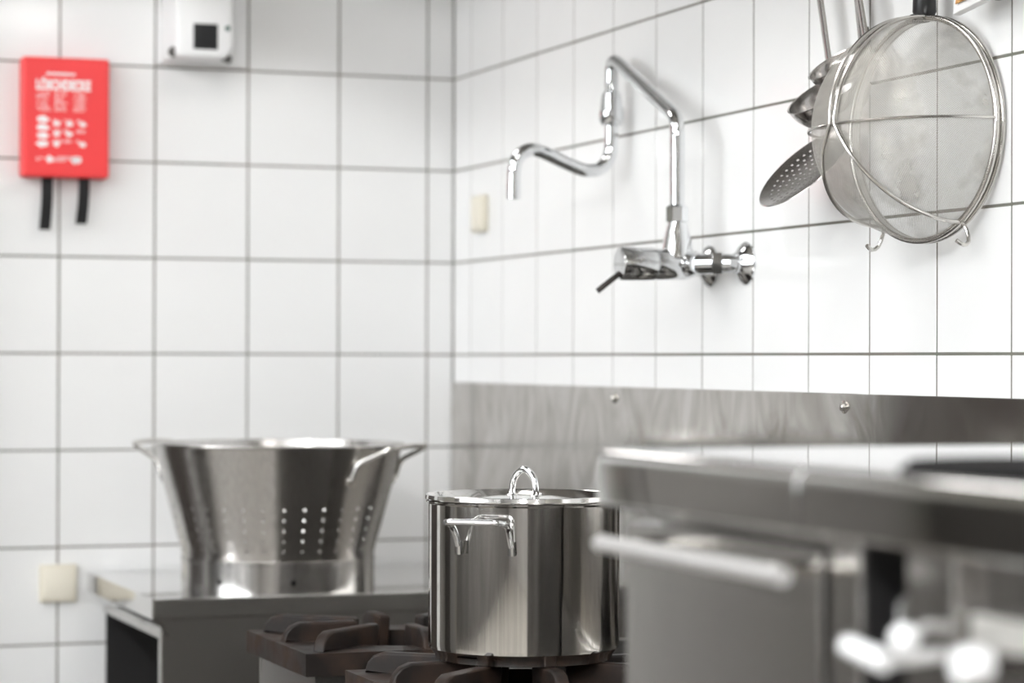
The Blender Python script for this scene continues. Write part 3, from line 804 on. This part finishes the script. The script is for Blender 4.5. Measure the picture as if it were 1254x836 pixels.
def text_obj(s, x, z, size, parent, width=None, bold=0.0):
    cu = bpy.data.curves.new('lettering', 'FONT'); cu.body = s; cu.size = size; cu.align_x = 'CENTER'; cu.extrude = 0.0001; cu.offset = bold
    o = bpy.data.objects.new('lettering_curve', cu); COL.objects.link(o)
    bpy.context.view_layer.update()
    me = bpy.data.meshes.new_from_object(o.evaluated_get(bpy.context.evaluated_depsgraph_get()))
    bpy.data.objects.remove(o)
    wd = max(v.co.x for v in me.vertices) - min(v.co.x for v in me.vertices)
    s_ = width/wd if width else 1
    for v in me.vertices: v.co = Vector((v.co.x*s_, -v.co.z, v.co.y))
    me.materials.clear(); me.materials.append(MT['print'])
    t = bpy.data.objects.new('lettering', me); COL.objects.link(t); t.parent = parent
    t.location = Vector((x, YF, z)) - root_loc(parent)
    return t
text_obj('LÖSCHDECKE', -0.6465, 0.4045, 0.021, fb, 0.084, 0.0011)
bm = bmesh.new()     # small print: rows of short printed strokes
def strokes(x0, x1, z, h=0.0016, dens=0.8):
    x0, x1 = x0-0.008, x1-0.008; x = x0
    while x < x1:
        l = random.uniform(0.003, 0.008)
        if random.random() < dens: box(bm, x, min(x+l, x1), YF-0.0001, YF+0.0001, z, z+h)
        x += l + 0.0012
strokes(-0.6645, -0.6195, 0.4265, 0.0042, 1.0)
for x0, x1 in ((-0.6800, -0.6570), (-0.6520, -0.6290), (-0.6230, -0.6010)):
    for j in range(8): strokes(x0, x1 - random.uniform(0, 0.006), 0.3985-0.0038*j, 0.0014)
for j in range(3):
    for x0 in (-0.6540, -0.6380, -0.6180):
        strokes(x0, x0+0.013, 0.357-0.0155*j, 0.0014)
        strokes(x0, x0+0.013, 0.3545-0.0155*j, 0.0014)
for j in range(3): strokes(-0.6540, -0.6230, 0.3005-0.0030*j, 0.0014)
strokes(-0.6800, -0.6660, 0.2985, 0.0014); strokes(-0.6800, -0.6660, 0.2955, 0.0014)
obj('small_print', bm, 'print', fb)['kind'] = 'stuff'
bm = bmesh.new()
def blob(x, z, rx, rz, n=10):
    ph = random.random()*6; x -= 0.008
    prism(bm, [(x+rx*math.cos(2*PI*k/n)*(1+0.25*math.sin(3*k+ph)), YF, z+rz*math.sin(2*PI*k/n)*(1+0.25*math.cos(2*k+ph))) for k in range(n)], (0, -0.0001, 0))
for j in range(4): blob(-0.670, 0.3585-0.0125*j, 0.0095, 0.0052)
for j in range(3):
    for i, x in enumerate((-0.6485, -0.6290, -0.6085)):
        if (i + j) % 4 != 3: blob(x, 0.3520-0.0155*j, 0.0055, 0.0040)
for x in (-0.6590, -0.6210, -0.6150): blob(x, 0.2975, 0.0050, 0.0060)
obj('pictogram', bm, 'print', fb)

# gas detector box
gd = thing('detector_box', 'white wall box with a black square window and green light', 'detector', (-0.42, -0.05, 0.452))
obj('back_plate', B(-0.494, -0.351, -0.010, 0.0, 0.4535, 0.66, bev=0.002), 'white', gd)
bm = bmesh.new()
x0, x1, xa, xb = -0.490, -0.372, -0.484, -0.395; zb, zf, D = 0.4555, 0.4560, -0.098
back = [(x0, zb), (x1-0.006, zb), (x1, zb+0.03), (x1, 0.65), (x0, 0.65)]
frnt = [(xa, zf), (xb-0.014, zf), (xb, zf+0.016), (xb, 0.58), (xa, 0.58)]
A_ = [bm.verts.new((x, -0.010, z)) for x, z in back]; B_ = [bm.verts.new((x, D, z)) for x, z in frnt]
bm.faces.new(A_); bm.faces.new(B_[::-1])
for k in range(5): bm.faces.new((A_[k], B_[k], B_[(k+1) % 5], A_[(k+1) % 5]))
bmesh.ops.bevel(bm, geom=bm.edges[:], offset=0.006, segments=3, profile=0.5, affect='EDGES')
obj('housing', bm, 'white', gd, sharp=1.2)
obj('window', B(-0.4575, -0.4190, D-0.0012, D+0.001, 0.4690, 0.5085, bev=0.001), 'screen', gd)
bm = bmesh.new(); lathe(bm, [(0.0042, 0), (0.0038, 0.0014), (0, 0.002)], (-0.4035, D+0.0002, 0.5030), (0, -1, 0), 16); obj('indicator_light', bm, 'green', gd)
for x, z, r_ in ((-0.4870, 0.4640, 0.0075), (-0.4000, 0.4570, 0.0065)):
    bm = bmesh.new(); lathe(bm, [(0.0, 0.004), (r_*0.55, 0.004), (r_*0.6, 0.002), (r_, 0.0015), (r_, -0.012)], (x, D+0.012, z), (-0.5 if x < -0.45 else 0.5, -1, -0.45), 20)
    obj('screw_recess', bm, 'greyfoot', gd)

# switch boxes
def switch(label, c, nrm):
    n = Vector(nrm); u = Vector((0, 0, 1)).cross(n); c = Vector(c)
    g = thing('switch_box', label, 'switch', c - Vector((0, 0, 0.029)))
    Mx = Matrix.Translation(c) @ Matrix((u, n, Vector((0, 0, 1)))).transposed().to_4x4()
    bm = bmesh.new(); box(bm, -0.029, 0.029, 0, 0.010, -0.029, 0.029, bev=0.0022); bmesh.ops.transform(bm, matrix=Mx, verts=bm.verts[:])
    obj('cover', bm, 'cream', g)
    bm = bmesh.new(); box(bm, -0.024, 0.024, 0.0095, 0.0125, -0.024, 0.024, bev=0.0012); bmesh.ops.transform(bm, matrix=Mx, verts=bm.verts[:])
    obj('rocker', bm, 'creamd', g)
switch('cream square switch on the back wall left of the corner table', (-0.646, 0.0, -0.355), (0, -1, 0))
switch('cream square switch on the side wall near the tiled corner', (0.0, -0.141, 0.223), (-1, 0, 0))

def worktop(ya, yb):
    """slab running along y with a bull-nosed front edge"""
    P = [(-0.02, ZB), (XF+0.004, ZB)] + [(XF+0.004-0.004*math.sin(t), ZB+0.004-0.004*math.cos(t)) for t in (0.5, 1.0, PI/2)]
    P += [(XF+0.0095-0.0095*math.cos(t), ZT-0.0095+0.0095*math.sin(t)) for t in [PI/2*k/6 for k in range(7)]] + [(-0.02, ZT)]
    bm = bmesh.new(); prism(bm, [(x, ya, z) for x, z in P], (0, yb-ya, 0), bev=0.0012)
    return bm
# ------------------------------------------------------------------ foreground units along the wall
ZT, ZB = -0.0660, -0.1040
XF = -0.7165
y0, y1 = -2.400, -2.6965
u1 = thing('cupboard_unit', 'stainless cupboard unit in the blurred foreground with long bar handle on its door', 'cupboard', (-0.36, -2.55, FLOOR))
obj('worktop', worktop(y0, y1), 'steeltop', u1)
obj('body', B(-0.672, -0.03, y1+0.002, y0-0.006, FLOOR+0.12, ZB+0.002, bev=0.002), 'steel', u1)
obj('plinth', B(-0.62, -0.05, y1+0.01, y0-0.02, FLOOR, FLOOR+0.12), 'void', u1)
dd = obj('door', B(-0.700, -0.675, y1+0.004, y0-0.010, FLOOR+0.14, -0.1135, bev=0.003), 'steelv', u1)
bm = bmesh.new(); tube(bm, [(-0.742, -2.470, -0.1232), (-0.742, -2.7320, -0.1232)], 0.0054, 16)
hl = obj('bar_handle', bm, 'satin', dd)
for y in (-2.485, -2.683):
    bm = bmesh.new(); tube(bm, [(-0.699, y, -0.1232), (-0.742, y, -0.1232)], 0.0042, 12); obj('standoff', bm, 'wire', hl)

y0, y1 = -2.6990, -3.55
u2_ = thing('bain_marie_unit', 'stainless unit with taps and knob in the near right foreground', 'appliance', (-0.36, -3.1, FLOOR))
obj('worktop', worktop(y0, y1), 'steeltop', u2_)
obj('body', B(-0.60, -0.03, y1+0.004, y0-0.004, FLOOR+0.12, ZB+0.002, bev=0.002), 'void', u2_)  # dark colour paints the shade of the recess behind the posts
bm = bmesh.new(); lathe(bm, [(0, 0.0), (0.080, 0.0), (0.080, 0.0015), (0.0765, 0.003), (0.074, 0.0055), (0.066, 0.0055), (0.064, 0.0048), (0.012, 0.0048), (0.010, 0.003), (0, 0.003)], (-0.612, -2.788, ZT), n=56)
tag(obj('hotplate', bm, 'burner', u2_), 'round black hotplate')
obj('plinth', B(-0.58, -0.05, y1+0.01, y0-0.02, FLOOR, FLOOR+0.12), 'void', u2_)
obj('post', B(-0.700, -0.598, -2.7390, -2.7030, FLOOR+0.12, ZB+0.002, bev=0.003), 'steelv', u2_)
obj('post', B(-0.700, -0.598, -2.8400, -2.7895, FLOOR+0.12, ZB+0.002, bev=0.003), 'steelv', u2_)
obj('slot_shade', B(-0.697, -0.599, -2.7406, -2.7391, FLOOR+0.13, ZB+0.001), 'void', u2_)  # dark sheet standing in for the shade in the slot
obj('front_panel', B(-0.690, -0.598, y1+0.006, -2.8405, FLOOR+0.12, ZB+0.002, bev=0.003), 'steelv', u2_)
obj('label_plate', B(-0.694, -0.689, -2.908, -2.845, -0.1500, -0.1340, bev=0.0015), 'plate', u2_)
bm = bmesh.new(); lathe(bm, [(0, 0.038), (0.0078, 0.038), (0.0095, 0.042), (0.0095, 0.050), (0.0080, 0.054), (0, 0.055)], (-0.690, -2.9200, -0.1500), (-1, 0, 0), 24)
kn = obj('control_knob', bm, 'enamel', u2_)
bm = bmesh.new(); lathe(bm, [(0.0035, 0), (0.0035, 0.0385), (0, 0.0385)], (-0.690, -2.9200, -0.1500), (-1, 0, 0), 16)
obj('knob_stem', bm, 'darkmetal', kn)
bm = bmesh.new(); tube(bm, [(-0.672, -2.782, -0.106), (-0.672, -2.782, -0.60)], 0.006, 14)
pp = obj('supply_pipe', bm, 'wire', u2_)
bm = bmesh.new(); lathe(bm, [(0.0, 0), (0.013, 0.002), (0.015, 0.010), (0.013, 0.018), (0.0, 0.020)], (-0.676, -2.782, -0.1440), (-1, 0, 0), 24)
tpv = obj('valve_body', bm, 'chrome', pp)
bm = bmesh.new(); lathe(bm, [(0, -0.0075), (0.0045, -0.0062), (0.0075, -0.003), (0.0082, 0), (0.0075, 0.003), (0.0045, 0.0062), (0, 0.0075)], (-0.738, -2.8580, -0.1440), (-1, 0, 0.2), 24)
bm2 = bm
tube(bm2, [(-0.690, -2.80, -0.144), (-0.735, -2.855, -0.144)], 0.004, 12)
obj('valve_knob', bm2, 'enamel', pp)
bm = bmesh.new(); tube(bm, [(-0.742, -2.806, -0.1525), (-0.742, -2.842, -0.1560), (-0.742, -2.846, -0.157)], [0.0055, 0.0060, 0.0050], 14)
tube(bm, [(-0.69, -2.82, -0.157), (-0.742, -2.843, -0.1565)], 0.004, 12)
obj('valve_lever', bm, 'enamel', pp)

# heights above are relative to a tile joint: lift everything onto the floor level z = 0
for o in bpy.data.objects:
    if o.parent is None and o.type not in {'CAMERA'}:
        o.location.z += BASE
